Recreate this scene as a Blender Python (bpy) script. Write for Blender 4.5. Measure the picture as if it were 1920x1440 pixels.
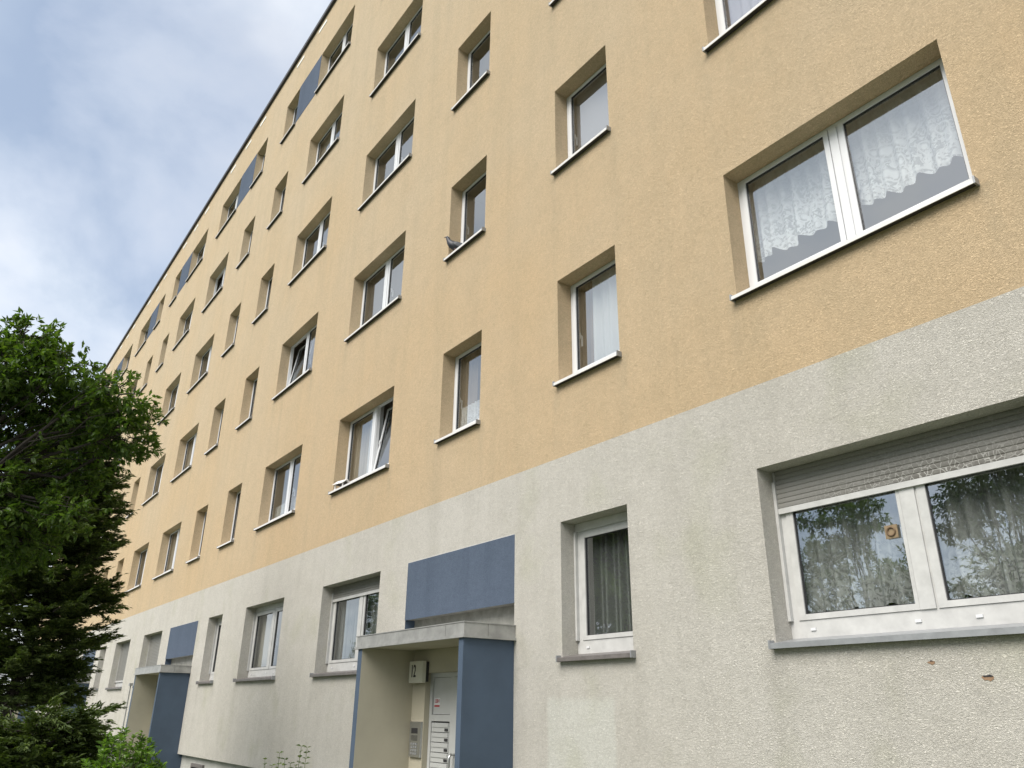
import bpy, math, random
import numpy as np
from mathutils import Vector, Matrix, Euler

R = math.radians
S = bpy.context.scene
COL = S.collection
for o in list(bpy.data.objects):
    bpy.data.objects.remove(o)

# ------------------------------------------------------------------ camera
GZ = -1.65                                   # ground level; the lens is the origin height
cam_d = bpy.data.cameras.new('camera')
cam = bpy.data.objects.new('camera', cam_d)
COL.objects.link(cam)
cam_d.sensor_width = 36.0
cam_d.lens = 27.446
cam_d.clip_start = 0.05
cam_d.clip_end = 2000
FW = Vector((-0.7483209, 0.54026685, 0.38487343))
RT = Vector((0.58888429, 0.80814856, 0.01054516))
UP = Vector((0.3053377, -0.23453708, 0.92290912))
CAM = Vector((0.0, -4.995, 0.0))
cam.matrix_world = Matrix(((RT.x, UP.x, -FW.x, CAM.x), (RT.y, UP.y, -FW.y, CAM.y),
                           (RT.z, UP.z, -FW.z, CAM.z), (0, 0, 0, 1)))
S.camera = cam

# ------------------------------------------------------------------ world and sun
SUN_DIR = Vector((0.15, -0.66, 0.73)).normalized()
wd = bpy.data.worlds.new('World')
S.world = wd
wd.use_nodes = True
nt = wd.node_tree
nt.nodes.clear()


def N(nt, typ, ins=None, **props):
    n = nt.nodes.new(typ)
    for k, v in props.items():
        setattr(n, k, v)
    for k, v in (ins or {}).items():
        if isinstance(v, bpy.types.NodeSocket):
            nt.links.new(v, n.inputs[k])
        else:
            n.inputs[k].default_value = v
    return n


def math_n(nt, op, a, b=0.0, c=0.0, clamp=False):
    n = N(nt, 'ShaderNodeMath', {0: a, 1: b, 2: c}, operation=op)
    n.use_clamp = clamp
    return n.outputs[0]


def ramp(nt, fac, stops, interp='LINEAR'):
    n = N(nt, 'ShaderNodeValToRGB', {0: fac})
    e = n.color_ramp.elements
    while len(e) < len(stops):
        e.new(0.5)
    for i, (p, c) in enumerate(stops):
        e[i].position = p
        e[i].color = (*c, 1) if isinstance(c, tuple) else (c, c, c, 1)
    n.color_ramp.interpolation = interp
    return n.outputs[0]


def mixc(nt, fac, a, b, mode='MIX'):
    n = nt.nodes.new('ShaderNodeMix')
    n.data_type = 'RGBA'
    n.blend_type = mode
    for sock, v in ((n.inputs[0], fac), (n.inputs[6], a), (n.inputs[7], b)):
        if isinstance(v, bpy.types.NodeSocket):
            nt.links.new(v, sock)
        elif isinstance(v, tuple):
            sock.default_value = (*v, 1)
        else:
            sock.default_value = v
    return n.outputs[2]


tc = N(nt, 'ShaderNodeTexCoord')
sep = N(nt, 'ShaderNodeSeparateXYZ', {0: tc.outputs['Generated']})
zc = math_n(nt, 'ADD', math_n(nt, 'MAXIMUM', sep.outputs[2], 0.0), 0.55)
px = math_n(nt, 'DIVIDE', sep.outputs[0], zc)
py = math_n(nt, 'DIVIDE', sep.outputs[1], zc)
pv = N(nt, 'ShaderNodeCombineXYZ', {0: px, 1: py, 2: 5.3}).outputs[0]
n1 = N(nt, 'ShaderNodeTexNoise', {'Vector': pv, 'Scale': 2.6, 'Detail': 6.0, 'Roughness': 0.48, 'Distortion': 0.35})
pv2 = N(nt, 'ShaderNodeCombineXYZ', {0: px, 1: py, 2: 4.6}).outputs[0]
n2 = N(nt, 'ShaderNodeTexNoise', {'Vector': pv2, 'Scale': 3.5, 'Detail': 7.0, 'Roughness': 0.52, 'Distortion': 0.25})
sky = N(nt, 'ShaderNodeTexSky', sky_type='NISHITA', sun_disc=False,
        sun_elevation=math.asin(SUN_DIR.z), sun_rotation=math.atan2(SUN_DIR.x, SUN_DIR.y),
        air_density=1.0, dust_density=2.0, ozone_density=1.0)
cover = ramp(nt, n1.outputs[0], [(0.38, 0.50), (0.60, 0.94)])
cloud = ramp(nt, n2.outputs[0], [(0.38, (1.95, 2.28, 2.74)), (0.50, (3.05, 3.27, 3.56)), (0.62, (3.75, 3.83, 3.92))])
skyb = mixc(nt, 1.0, sky.outputs[0], (0.60, 0.60, 0.60), 'MULTIPLY')   # thin high haze dims the blue
skyc = mixc(nt, cover, skyb, cloud)
bg = N(nt, 'ShaderNodeBackground', {'Color': skyc, 'Strength': 0.1})
wo = N(nt, 'ShaderNodeOutputWorld', {'Surface': bg.outputs[0]})

sun_d = bpy.data.lights.new('sun', 'SUN')
sun_d.energy = 1.5
sun_d.angle = R(40)
sun_d.color = (1.0, 0.95, 0.88)
sun = bpy.data.objects.new('sun', sun_d)
COL.objects.link(sun)
sun.rotation_euler = SUN_DIR.to_track_quat('Z', 'Y').to_euler()
sun.location = (0, -20, 30)

S.view_settings.view_transform = 'Standard'
S.view_settings.look = 'None'
S.view_settings.gamma = 1.0
S.view_settings.use_curve_mapping = False
S.view_settings.exposure = 1.65
S.cycles.max_bounces = 8
S.cycles.transparent_max_bounces = 16
S.cycles.sample_clamp_indirect = 4.0
S.cycles.use_denoising = True


# ------------------------------------------------------------------ helpers
class MB:
    """collects faces and links them as one mesh object"""

    def __init__(self):
        self.v, self.f, self.m = [], [], []

    def quad(self, a, b, c, d, m=0):
        i = len(self.v)
        self.v += [a, b, c, d]
        self.f.append((i, i + 1, i + 2, i + 3))
        self.m.append(m)

    def poly(self, pts, m=0):
        i = len(self.v)
        self.v += list(pts)
        self.f.append(tuple(range(i, i + len(pts))))
        self.m.append(m)

    def box(self, x0, x1, y0, y1, z0, z1, m=0, fm=None):
        # fm: dict of face materials, keys left right front back bottom top
        fm = fm or {}
        i = len(self.v)
        self.v += [(x0, y0, z0), (x1, y0, z0), (x1, y1, z0), (x0, y1, z0),
                   (x0, y0, z1), (x1, y0, z1), (x1, y1, z1), (x0, y1, z1)]
        for k, q in (('bottom', (3, 2, 1, 0)), ('top', (4, 5, 6, 7)), ('front', (0, 1, 5, 4)),
                     ('right', (1, 2, 6, 5)), ('back', (2, 3, 7, 6)), ('left', (3, 0, 4, 7))):
            self.f.append(tuple(i + a for a in q))
            self.m.append(fm.get(k, m))
        return self

    def tube(self, pts, rad, n=6, m=0, caps=True):
        pts = [Vector(p) for p in pts]
        if not isinstance(rad, (list, tuple)):
            rad = [rad] * len(pts)
        base = len(self.v)
        for k, p in enumerate(pts):
            t = (pts[min(k + 1, len(pts) - 1)] - pts[max(k - 1, 0)])
            if t.length < 1e-9:
                t = Vector((0, 0, 1))
            t.normalize()
            a = t.orthogonal().normalized() if k == 0 else (a - t * a.dot(t)).normalized()
            b = t.cross(a)
            for j in range(n):
                w = 2 * math.pi * j / n
                self.v.append(tuple(p + (a * math.cos(w) + b * math.sin(w)) * rad[k]))
        for k in range(len(pts) - 1):
            for j in range(n):
                j2 = (j + 1) % n
                self.f.append((base + k * n + j, base + k * n + j2, base + (k + 1) * n + j2, base + (k + 1) * n + j))
                self.m.append(m)
        if caps:
            self.f.append(tuple(base + j for j in reversed(range(n))))
            self.f.append(tuple(base + (len(pts) - 1) * n + j for j in range(n)))
            self.m += [m, m]
        return self

    def loft(self, rings, m=0, caps=True):
        base = len(self.v)
        n = len(rings[0])
        for r in rings:
            self.v += [tuple(p) for p in r]
        for k in range(len(rings) - 1):
            for j in range(n):
                j2 = (j + 1) % n
                self.f.append((base + k * n + j, base + k * n + j2, base + (k + 1) * n + j2, base + (k + 1) * n + j))
                self.m.append(m)
        if caps:
            self.f.append(tuple(base + j for j in reversed(range(n))))
            self.f.append(tuple(base + (len(rings) - 1) * n + j for j in range(n)))
            self.m += [m, m]
        return self

    def mesh(self, name, mats, smooth=False):
        me = bpy.data.meshes.new(name)
        me.from_pydata(self.v, [], self.f)
        for mm in (mats if isinstance(mats, (list, tuple)) else [mats]):
            me.materials.append(mm)
        me.polygons.foreach_set('material_index', self.m)
        if smooth:
            me.polygons.foreach_set('use_smooth', [True] * len(self.f))
        me.update()
        return me


def inst(name, me, parent=None, loc=(0, 0, 0), rot=None):
    o = bpy.data.objects.new(name, me)
    COL.objects.link(o)
    o.location = loc
    if rot:
        o.rotation_euler = rot
    if parent is not None:
        o.parent = parent
    return o


def empty(name, loc=(0, 0, 0), parent=None):
    return inst(name, None, parent, loc)


def tag(o, label=None, cat=None, group=None, kind=None):
    for k, v in (('label', label), ('category', cat), ('group', group), ('kind', kind)):
        if v:
            o[k] = v
    return o


def ray(pxx, pyy, dist):
    """a place in front of the lens, used to set out plants"""
    d = FW * 1463.8 + RT * (pxx - 960) - UP * (pyy - 720)
    d.normalize()
    return CAM + d * dist


def np_mesh(name, verts, faces, mats, fmat=None):
    me = bpy.data.meshes.new(name)
    nv, (nf, k) = len(verts), faces.shape
    me.vertices.add(nv)
    me.vertices.foreach_set('co', np.ascontiguousarray(verts, np.float32).ravel())
    me.loops.add(nf * k)
    me.loops.foreach_set('vertex_index', np.ascontiguousarray(faces, np.int32).ravel())
    me.polygons.add(nf)
    me.polygons.foreach_set('loop_start', np.arange(0, nf * k, k, dtype=np.int32))
    for mm in (mats if isinstance(mats, (list, tuple)) else [mats]):
        me.materials.append(mm)
    if fmat is not None:
        me.polygons.foreach_set('material_index', fmat.astype(np.int32))
    me.update(calc_edges=True)
    return me


# ------------------------------------------------------------------ materials
def new_mat(name):
    m = bpy.data.materials.new(name)
    m.use_nodes = True
    t = m.node_tree
    t.nodes.clear()
    out = N(t, 'ShaderNodeOutputMaterial')
    return m, t, out


def simple(name, col, rough=0.5, metal=0.0, noise=0.0, nscale=8.0, bump=0.0, bscale=60.0, spec=0.5, dark=None):
    m, t, out = new_mat(name)
    geo = N(t, 'ShaderNodeTexCoord').outputs['Object']
    c = col
    if noise:
        nn = N(t, 'ShaderNodeTexNoise', {'Vector': geo, 'Scale': nscale, 'Detail': 6.0, 'Roughness': 0.6})
        lo = dark or tuple(v * (1 - noise) for v in col)
        c = mixc(t, ramp(t, nn.outputs[0], [(0.35, 0.0), (0.65, 1.0)]), lo, col)
    b = N(t, 'ShaderNodeBsdfPrincipled', {'Roughness': rough, 'Metallic': metal, 'Specular IOR Level': spec})
    if isinstance(c, tuple):
        b.inputs['Base Color'].default_value = (*c, 1)
    else:
        t.links.new(c, b.inputs['Base Color'])
    if bump:
        bn = N(t, 'ShaderNodeTexNoise', {'Vector': geo, 'Scale': bscale, 'Detail': 3.0})
        bp = N(t, 'ShaderNodeBump', {'Height': bn.outputs[0], 'Strength': bump, 'Distance': 0.004})
        t.links.new(bp.outputs[0], b.inputs['Normal'])
    t.links.new(b.outputs[0], out.inputs[0])
    return m


def plaster(name, base, pale, dirt, streak, grain=1.0, patch=False):
    """scraped render coat: worm-like relief, rain streaks, patches of grime"""
    m, t, out = new_mat(name)
    pos = N(t, 'ShaderNodeNewGeometry').outputs['Position']
    mp = N(t, 'ShaderNodeMapping', {'Vector': pos, 'Rotation': (0, R(28), 0), 'Scale': (52, 52, 104)})
    g1 = N(t, 'ShaderNodeTexNoise', {'Vector': mp.outputs[0], 'Scale': 1.0, 'Detail': 2.5, 'Roughness': 0.55, 'Distortion': 1.4})
    ridg = math_n(t, 'ABSOLUTE', math_n(t, 'SUBTRACT', g1.outputs[0], 0.5))
    worm = math_n(t, 'MULTIPLY', ridg, 5.0, clamp=True)
    # broad weathering
    w1 = N(t, 'ShaderNodeTexNoise', {'Vector': pos, 'Scale': 0.33, 'Detail': 5.0, 'Roughness': 0.55})
    w2m = N(t, 'ShaderNodeMapping', {'Vector': pos, 'Scale': (2.6, 2.6, 0.16)})
    w2 = N(t, 'ShaderNodeTexNoise', {'Vector': w2m.outputs[0], 'Scale': 1.0, 'Detail': 6.0, 'Roughness': 0.62, 'Distortion': 0.25})
    w3 = N(t, 'ShaderNodeTexNoise', {'Vector': pos, 'Scale': 3.2, 'Detail': 6.0, 'Roughness': 0.65})
    c = mixc(t, ramp(t, w1.outputs[0], [(0.36, 0.0), (0.62, 1.0)]), base, pale)
    c = mixc(t, math_n(t, 'MULTIPLY', ramp(t, w2.outputs[0], [(0.46, 0.0), (0.70, 1.0)]), streak), c, dirt)
    c = mixc(t, math_n(t, 'MULTIPLY', ramp(t, w3.outputs[0], [(0.42, 0.0), (0.72, 1.0)]), 0.28), c, dirt)
    if name == 'ochre_render':
        # higher storeys have bleached towards olive, the band above the border stays warm
        sz = N(t, 'ShaderNodeSeparateXYZ', {0: pos})
        hz = math_n(t, 'ADD', sz.outputs[2], math_n(t, 'MULTIPLY', math_n(t, 'SUBTRACT', w1.outputs[0], 0.5), 8.0))
        kz = N(t, 'ShaderNodeMapRange', {0: hz, 1: 2.5, 2: 12.0, 3: 0.0, 4: 1.0}).outputs[0]
        c = mixc(t, 1.0, c, ramp(t, kz, [(0.0, (1.035, 1.0, 0.94)), (1.0, (0.97, 0.985, 0.985))]), 'MULTIPLY')
    if patch:
        # a rectangle that was rolled over with fresher paint under the narrow window
        sp = N(t, 'ShaderNodeSeparateXYZ', {0: pos})
        wob = math_n(t, 'MULTIPLY', math_n(t, 'SUBTRACT', w3.outputs[0], 0.5), 0.10)

        def edge(v, lo, hi, s):
            a = N(t, 'ShaderNodeMapRange', {0: v, 1: lo - s, 2: lo + s, 3: 0.0, 4: 1.0}).outputs[0]
            b = N(t, 'ShaderNodeMapRange', {0: v, 1: hi - s, 2: hi + s, 3: 1.0, 4: 0.0}).outputs[0]
            return math_n(t, 'MULTIPLY', a, b)
        xx = math_n(t, 'ADD', sp.outputs[0], wob)
        zz = math_n(t, 'ADD', sp.outputs[2], wob)
        msk = math_n(t, 'MULTIPLY', edge(xx, -6.28, -5.36, 0.02), edge(zz, -2.0, 0.10, 0.03))
        c = mixc(t, math_n(t, 'MULTIPLY', msk, 0.55), c, (0.68, 0.69, 0.63))
        # faint clay tinge and mossy bloom low on the wall
        w4 = N(t, 'ShaderNodeTexNoise', {'Vector': pos, 'Scale': 1.3, 'Detail': 3.0})
        c = mixc(t, math_n(t, 'MULTIPLY', ramp(t, w4.outputs[0], [(0.55, 0.0), (0.72, 1.0)]), 0.35), c, (0.46, 0.46, 0.33))
    # rain marks below the sill ends, repeating with the windows
    sx = N(t, 'ShaderNodeSeparateXYZ', {0: pos})
    xp = math_n(t, 'FRACT', math_n(t, 'ADD', math_n(t, 'DIVIDE', sx.outputs[0], 11.92), 10.0))
    stops = []
    for e in sorted(((v / 11.92) % 1.0) for v in (-3.69, -1.62, -6.10, -5.04, -8.61, -7.55, -12.0, -9.93)):
        stops += [(e - 0.0075, 0.0), (e, 1.0), (e + 0.0075, 0.0)]
    xm = ramp(t, xp, stops)
    zp = math_n(t, 'FRACT', math_n(t, 'ADD', math_n(t, 'DIVIDE', math_n(t, 'SUBTRACT', 3.25, sx.outputs[2]), 2.8), 10.0))
    zm = ramp(t, zp, [(0.0, 0.9), (0.02, 1.0), (0.16, 0.45), (0.42, 0.0)])
    st = math_n(t, 'MULTIPLY', math_n(t, 'MULTIPLY', xm, zm), ramp(t, w3.outputs[0], [(0.30, 0.15), (0.65, 1.0)]))
    if grain > 0.6:
        c = mixc(t, math_n(t, 'MULTIPLY', st, 0.55), c, dirt)
    w5 = N(t, 'ShaderNodeTexNoise', {'Vector': pos, 'Scale': 17.0, 'Detail': 5.0, 'Roughness': 0.7})
    c = mixc(t, 1.0, c, ramp(t, w5.outputs[0], [(0.30, 0.91), (0.50, 1.0), (0.70, 1.03)]), 'MULTIPLY')
    fine = ramp(t, worm, [(0.0, 0.72), (0.40, 1.0), (1.0, 1.06)])
    cm = mixc(t, 1.0, c, fine, 'MULTIPLY')
    b = N(t, 'ShaderNodeBsdfPrincipled', {'Base Color': cm, 'Roughness': 0.92, 'Specular IOR Level': 0.2})
    wav = N(t, 'ShaderNodeTexNoise', {'Vector': pos, 'Scale': 2.2, 'Detail': 3.0})
    bp0 = N(t, 'ShaderNodeBump', {'Height': wav.outputs[0], 'Strength': 0.25, 'Distance': 0.05})
    bp = N(t, 'ShaderNodeBump', {'Height': worm, 'Strength': 0.9 * grain, 'Distance': 0.0055, 'Normal': bp0.outputs[0]})
    t.links.new(bp.outputs[0], b.inputs['Normal'])
    t.links.new(b.outputs[0], out.inputs[0])
    return m


M_OCHRE = plaster('ochre_render', (0.605, 0.470, 0.308), (0.605, 0.485, 0.335), (0.455, 0.380, 0.262), 0.30)
M_GREY = plaster('grey_render', (0.605, 0.578, 0.518), (0.625, 0.602, 0.548), (0.44, 0.42, 0.37), 0.26, patch=True)
M_BLUE = plaster('slate_blue_render', (0.086, 0.112, 0.158), (0.094, 0.122, 0.170), (0.068, 0.090, 0.128), 0.5, grain=0.55)
M_BLUEP = simple('shaded_grimy_slate_blue', (0.062, 0.092, 0.138), 0.7, noise=0.14, nscale=3.0, bump=0.25, bscale=120)  # same blue as the panels, darkened for shade and grime on the side walls
M_BEIGE = simple('cream_wall_paint', (0.42, 0.39, 0.30), 0.85, noise=0.10, nscale=2.0, bump=0.3, bscale=90)
M_CONC = simple('weathered_concrete', (0.30, 0.30, 0.27), 0.9, noise=0.35, nscale=7.0, bump=0.5, bscale=50)
M_BASE = simple('basement_render', (0.42, 0.42, 0.39), 0.9, noise=0.2, nscale=3.0, bump=0.4, bscale=80)
M_PVC = simple('white_pvc', (0.64, 0.65, 0.66), 0.32, noise=0.04, nscale=5.0)
M_PVCD = simple('weathered_white_pvc', (0.52, 0.52, 0.505), 0.4, noise=0.16, nscale=9.0)
M_GASK = simple('black_gasket', (0.02, 0.02, 0.022), 0.5)
M_SILLW = simple('white_aluminium_sill', (0.68, 0.67, 0.65), 0.35, noise=0.08, nscale=6.0)
M_SILLG = simple('grey_aluminium_sill', (0.34, 0.35, 0.36), 0.38, 0.35, noise=0.22, nscale=9.0)
M_SILLB = simple('brown_stained_sill', (0.16, 0.145, 0.138), 0.5, noise=0.3, nscale=10.0)
M_SHUT = simple('grey_shutter_slat', (0.21, 0.206, 0.19), 0.55, noise=0.15, nscale=4.0)
M_ZINC = simple('zinc_sheet', (0.42, 0.42, 0.405), 0.42, 0.35, noise=0.30, nscale=6.0, bump=0.15, bscale=18)
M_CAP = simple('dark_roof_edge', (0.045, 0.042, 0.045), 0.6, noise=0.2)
M_ROOM = simple('interior_wallpaper', (0.34, 0.31, 0.26), 0.9)
M_DARK = simple('dark_plastic', (0.025, 0.025, 0.028), 0.5)
M_STEEL = simple('brushed_steel', (0.52, 0.53, 0.52), 0.33, 0.9, noise=0.1, nscale=20)
M_SIGN = simple('opal_sign_box', (0.62, 0.61, 0.52), 0.4, noise=0.05)
M_BLACK = simple('black_print', (0.012, 0.012, 0.014), 0.5)
M_RED = simple('red_print', (0.36, 0.04, 0.045), 0.5)
M_BARK = simple('bark', (0.045, 0.038, 0.032), 0.95, noise=0.4, nscale=14, bump=0.8, bscale=30)
M_DOOR = simple('shaded_door_pvc', (0.46, 0.47, 0.46), 0.4, noise=0.06)  # PVC colour darkened to stand in for the shade under the canopy
M_VENT = simple('white_vent_cover', (0.80, 0.80, 0.76), 0.5)
M_CLAY = simple('bare_insulation', (0.30, 0.19, 0.115), 0.95, noise=0.35, nscale=60)
M_BLIND = simple('grey_roller_blind', (0.36, 0.34, 0.29), 0.85)
M_SCREEN = simple('grey_insect_screen', (0.20, 0.20, 0.225), 0.9)
M_STICK = simple('straw_ornament', (0.26, 0.19, 0.11), 0.8, noise=0.3, nscale=30)


def dirty_shutter():
    m, t, out = new_mat('flaking_shutter_paint')
    pos = N(t, 'ShaderNodeNewGeometry').outputs['Position']
    sp = N(t, 'ShaderNodeSeparateXYZ', {0: pos})
    n = N(t, 'ShaderNodeTexNoise', {'Vector': pos, 'Scale': 9.0, 'Detail': 6.0, 'Roughness': 0.7, 'Distortion': 0.8})
    v = N(t, 'ShaderNodeTexVoronoi', {'Vector': pos, 'Scale': 26.0}, feature='DISTANCE_TO_EDGE')
    low = N(t, 'ShaderNodeMapRange', {0: sp.outputs[2], 1: 1.42, 2: 1.62, 3: 1.0, 4: 0.15}).outputs[0]
    mid = N(t, 'ShaderNodeMapRange', {0: sp.outputs[0], 1: -3.5, 2: -2.7, 3: 0.0, 4: 1.0}).outputs[0]
    k = math_n(t, 'MULTIPLY', math_n(t, 'MULTIPLY', low, mid), ramp(t, n.outputs[0], [(0.36, 0.0), (0.52, 1.0)]))
    c = mixc(t, math_n(t, 'MULTIPLY', k, 0.85), (0.20, 0.196, 0.18), (0.095, 0.088, 0.075))
    crack = math_n(t, 'MULTIPLY', math_n(t, 'LESS_THAN', v.outputs[0], 0.05), k)
    c = mixc(t, math_n(t, 'MULTIPLY', crack, 0.7), c, (0.55, 0.55, 0.52))
    b = N(t, 'ShaderNodeBsdfPrincipled', {'Base Color': c, 'Roughness': 0.65})
    t.links.new(b.outputs[0], out.inputs[0])
    return m


M_SHUTD = dirty_shutter()


def glass_mat():
    m, t, out = new_mat('double_glazing')
    geo = N(t, 'ShaderNodeNewGeometry')
    pos = geo.outputs['Position']
    ior = N(t, 'ShaderNodeMapRange', {0: geo.outputs['Backfacing'], 1: 0.0, 2: 1.0, 3: 3.6, 4: 0.27778}).outputs[0]   # same mirror strength from either side of the thin pane
    fr = N(t, 'ShaderNodeFresnel', {'IOR': ior})
    nn = N(t, 'ShaderNodeTexNoise', {'Vector': pos, 'Scale': 1.4, 'Detail': 1.0})
    bp = N(t, 'ShaderNodeBump', {'Height': nn.outputs[0], 'Strength': 0.10, 'Distance': 0.03})
    gl = N(t, 'ShaderNodeBsdfGlossy', {'Color': (0.95, 0.98, 1.0, 1), 'Roughness': 0.0, 'Normal': bp.outputs[0]})
    tr = N(t, 'ShaderNodeBsdfTransparent', {'Color': (0.93, 0.95, 0.94, 1)})
    mx = N(t, 'ShaderNodeMixShader', {0: fr.outputs[0], 1: tr.outputs[0], 2: gl.outputs[0]})
    t.links.new(mx.outputs[0], out.inputs[0])
    return m


M_GLASS = glass_mat()


def cloth(name, col, holes=0.45, pattern=None, scale=9.0):
    """net curtain: fine open weave, optional floral lace"""
    m, t, out = new_mat(name)
    oc = N(t, 'ShaderNodeTexCoord').outputs['Object']
    d = N(t, 'ShaderNodeBsdfDiffuse', {'Color': (*col, 1)})
    tl = N(t, 'ShaderNodeBsdfTranslucent', {'Color': (*col, 1)})
    body = N(t, 'ShaderNodeMixShader', {0: 0.35, 1: d.outputs[0], 2: tl.outputs[0]})
    tr = N(t, 'ShaderNodeBsdfTransparent')
    fac = 1 - holes
    if pattern == 'lace':
        v = N(t, 'ShaderNodeTexVoronoi', {'Vector': oc, 'Scale': scale, 'Randomness': 0.9}, feature='SMOOTH_F1')
        n = N(t, 'ShaderNodeTexNoise', {'Vector': oc, 'Scale': scale * 2.6, 'Detail': 3.0, 'Distortion': 1.5})
        a = ramp(t, v.outputs[0], [(0.18, 1.0), (0.34, 0.0), (0.42, 0.9), (0.50, 0.05)])
        b = ramp(t, n.outputs[0], [(0.44, 0.0), (0.56, 1.0)])
        pat = math_n(t, 'MAXIMUM', a, math_n(t, 'MULTIPLY', b, 0.7))
        sp = N(t, 'ShaderNodeSeparateXYZ', {0: oc})
        hem = N(t, 'ShaderNodeMapRange', {0: sp.outputs[2], 1: 0.10, 2: 0.55, 3: 1.0, 4: 0.15}).outputs[0]
        fac = math_n(t, 'MINIMUM', math_n(t, 'ADD', 1 - holes, math_n(t, 'MULTIPLY', math_n(t, 'MULTIPLY', pat, hem), 0.65)), 0.97)
    elif pattern == 'dots':
        v = N(t, 'ShaderNodeTexVoronoi', {'Vector': oc, 'Scale': scale}, feature='F1')
        fac = math_n(t, 'ADD', 1 - holes, math_n(t, 'MULTIPLY', math_n(t, 'LESS_THAN', v.outputs[0], 0.22), 0.4), clamp=True)
    mx = N(t, 'ShaderNodeMixShader', {1: tr.outputs[0], 2: body.outputs[0]})
    if isinstance(fac, float):
        mx.inputs[0].default_value = fac
    else:
        t.links.new(fac, mx.inputs[0])
    t.links.new(mx.outputs[0], out.inputs[0])
    return m


M_LACE = cloth('white_lace', (0.90, 0.92, 0.93), 0.50, 'lace', 9.0)
M_LACE2 = cloth('grey_white_lace', (0.66, 0.68, 0.66), 0.55, 'lace', 11.0)
M_NET = cloth('white_net', (0.88, 0.90, 0.91), 0.18)
M_NETD = cloth('grey_net', (0.52, 0.54, 0.53), 0.55)
M_DRAPE = cloth('brown_drape', (0.30, 0.23, 0.16), 0.12)
M_DRAPEB = cloth('beige_drape', (0.50, 0.44, 0.35), 0.25)
M_LILAC = cloth('lilac_net', (0.78, 0.74, 0.84), 0.3)


def leaf_mat(name, cols, trans=0.35, rough=0.5):
    m, t, out = new_mat(name)
    g = N(t, 'ShaderNodeNewGeometry')
    c = ramp(t, g.outputs['Random Per Island'], [(i / (len(cols) - 1), k) for i, k in enumerate(cols)])
    d = N(t, 'ShaderNodeBsdfPrincipled', {'Base Color': c, 'Roughness': rough, 'Specular IOR Level': 0.35})
    c2 = mixc(t, 1.0, c, (1.5, 1.7, 0.6), 'MULTIPLY')
    tl = N(t, 'ShaderNodeBsdfTranslucent', {'Color': c2})
    mx = N(t, 'ShaderNodeMixShader', {0: trans, 1: d.outputs[0], 2: tl.outputs[0]})
    t.links.new(mx.outputs[0], out.inputs[0])
    return m


M_LEAF = leaf_mat('maple_leaf', [(0.040, 0.078, 0.016), (0.068, 0.118, 0.022), (0.105, 0.160, 0.030)], 0.42)
M_CONIF = leaf_mat('conifer_scale_leaf', [(0.040, 0.064, 0.022), (0.066, 0.098, 0.028), (0.105, 0.138, 0.040)], 0.28, 0.6)
M_JUNI = leaf_mat('juniper_needle', [(0.034, 0.056, 0.014), (0.056, 0.086, 0.020), (0.092, 0.128, 0.030)], 0.22, 0.6)
M_BUSH = leaf_mat('privet_leaf', [(0.065, 0.130, 0.020), (0.100, 0.185, 0.028), (0.15, 0.24, 0.045)], 0.35, 0.4)
M_SAPL = leaf_mat('shrub_leaf', [(0.045, 0.075, 0.025), (0.075, 0.115, 0.035), (0.13, 0.17, 0.05)], 0.35, 0.5)
M_FAR = leaf_mat('park_tree_leaf', [(0.040, 0.075, 0.015), (0.060, 0.105, 0.020), (0.085, 0.140, 0.026)])


def ground_mat():
    m, t, out = new_mat('lawn')
    pos = N(t, 'ShaderNodeNewGeometry').outputs['Position']
    n = N(t, 'ShaderNodeTexNoise', {'Vector': pos, 'Scale': 1.2, 'Detail': 8.0, 'Roughness': 0.7})
    c = ramp(t, n.outputs[0], [(0.35, (0.045, 0.075, 0.02)), (0.55, (0.07, 0.10, 0.03)), (0.70, (0.12, 0.11, 0.06))])
    b = N(t, 'ShaderNodeBsdfPrincipled', {'Base Color': c, 'Roughness': 0.95})
    t.links.new(b.outputs[0], out.inputs[0])
    return m


M_LAWN = ground_mat()
M_PATH = simple('concrete_paving', (0.30, 0.29, 0.27), 0.9, noise=0.25, nscale=2.0, bump=0.4, bscale=40)

# ------------------------------------------------------------------ ground
g = MB()
g.quad((-400, -400, GZ), (400, -400, GZ), (400, 400, GZ), (-400, 400, GZ))
tag(inst('ground', g.mesh('ground', M_LAWN)), kind='structure')
g = MB()
g.box(-70, 30, -7.2, -4.2, GZ - 0.1, GZ + 0.02)
tag(inst('path', g.mesh('path', M_PATH)), kind='structure')

# ------------------------------------------------------------------ apartment building
PER = 11.92                                  # width of one stairwell section
COLS = {'A': (-3.642, -1.672, 'wide'), 'B': (-6.052, -5.092, 'narrow'),
        'C': (-8.556, -7.600, 'narrow'), 'D': (-11.952, -9.984, 'wide')}
HEAD1, SILL1, HEAD0, SILL0, STOREY = 4.552, 3.270, 1.757, 0.455, 2.8
ZB, ZBOT, ZROOF = 2.435, -0.93, 17.16        # paint border, lower edge of the render, roof edge
XL, XR = -48.75, 7.0
DEP = 0.20                                   # depth of the reveals
ENT = (-9.19, -6.83)                         # entrance bay

root = empty('apartment_building', (0, 0, GZ))
tag(root, 'six-storey apartment block with ochre rendered upper floors and grey ground floor', 'building')
OFF = (0, 0, -GZ)                            # parts are modelled in lens heights


def part(name, me, parent=root, loc=(0, 0, 0), rot=None):
    if parent is root:
        loc = (loc[0], loc[1], loc[2] - GZ)
    return inst(name, me, parent, loc, rot)


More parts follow.
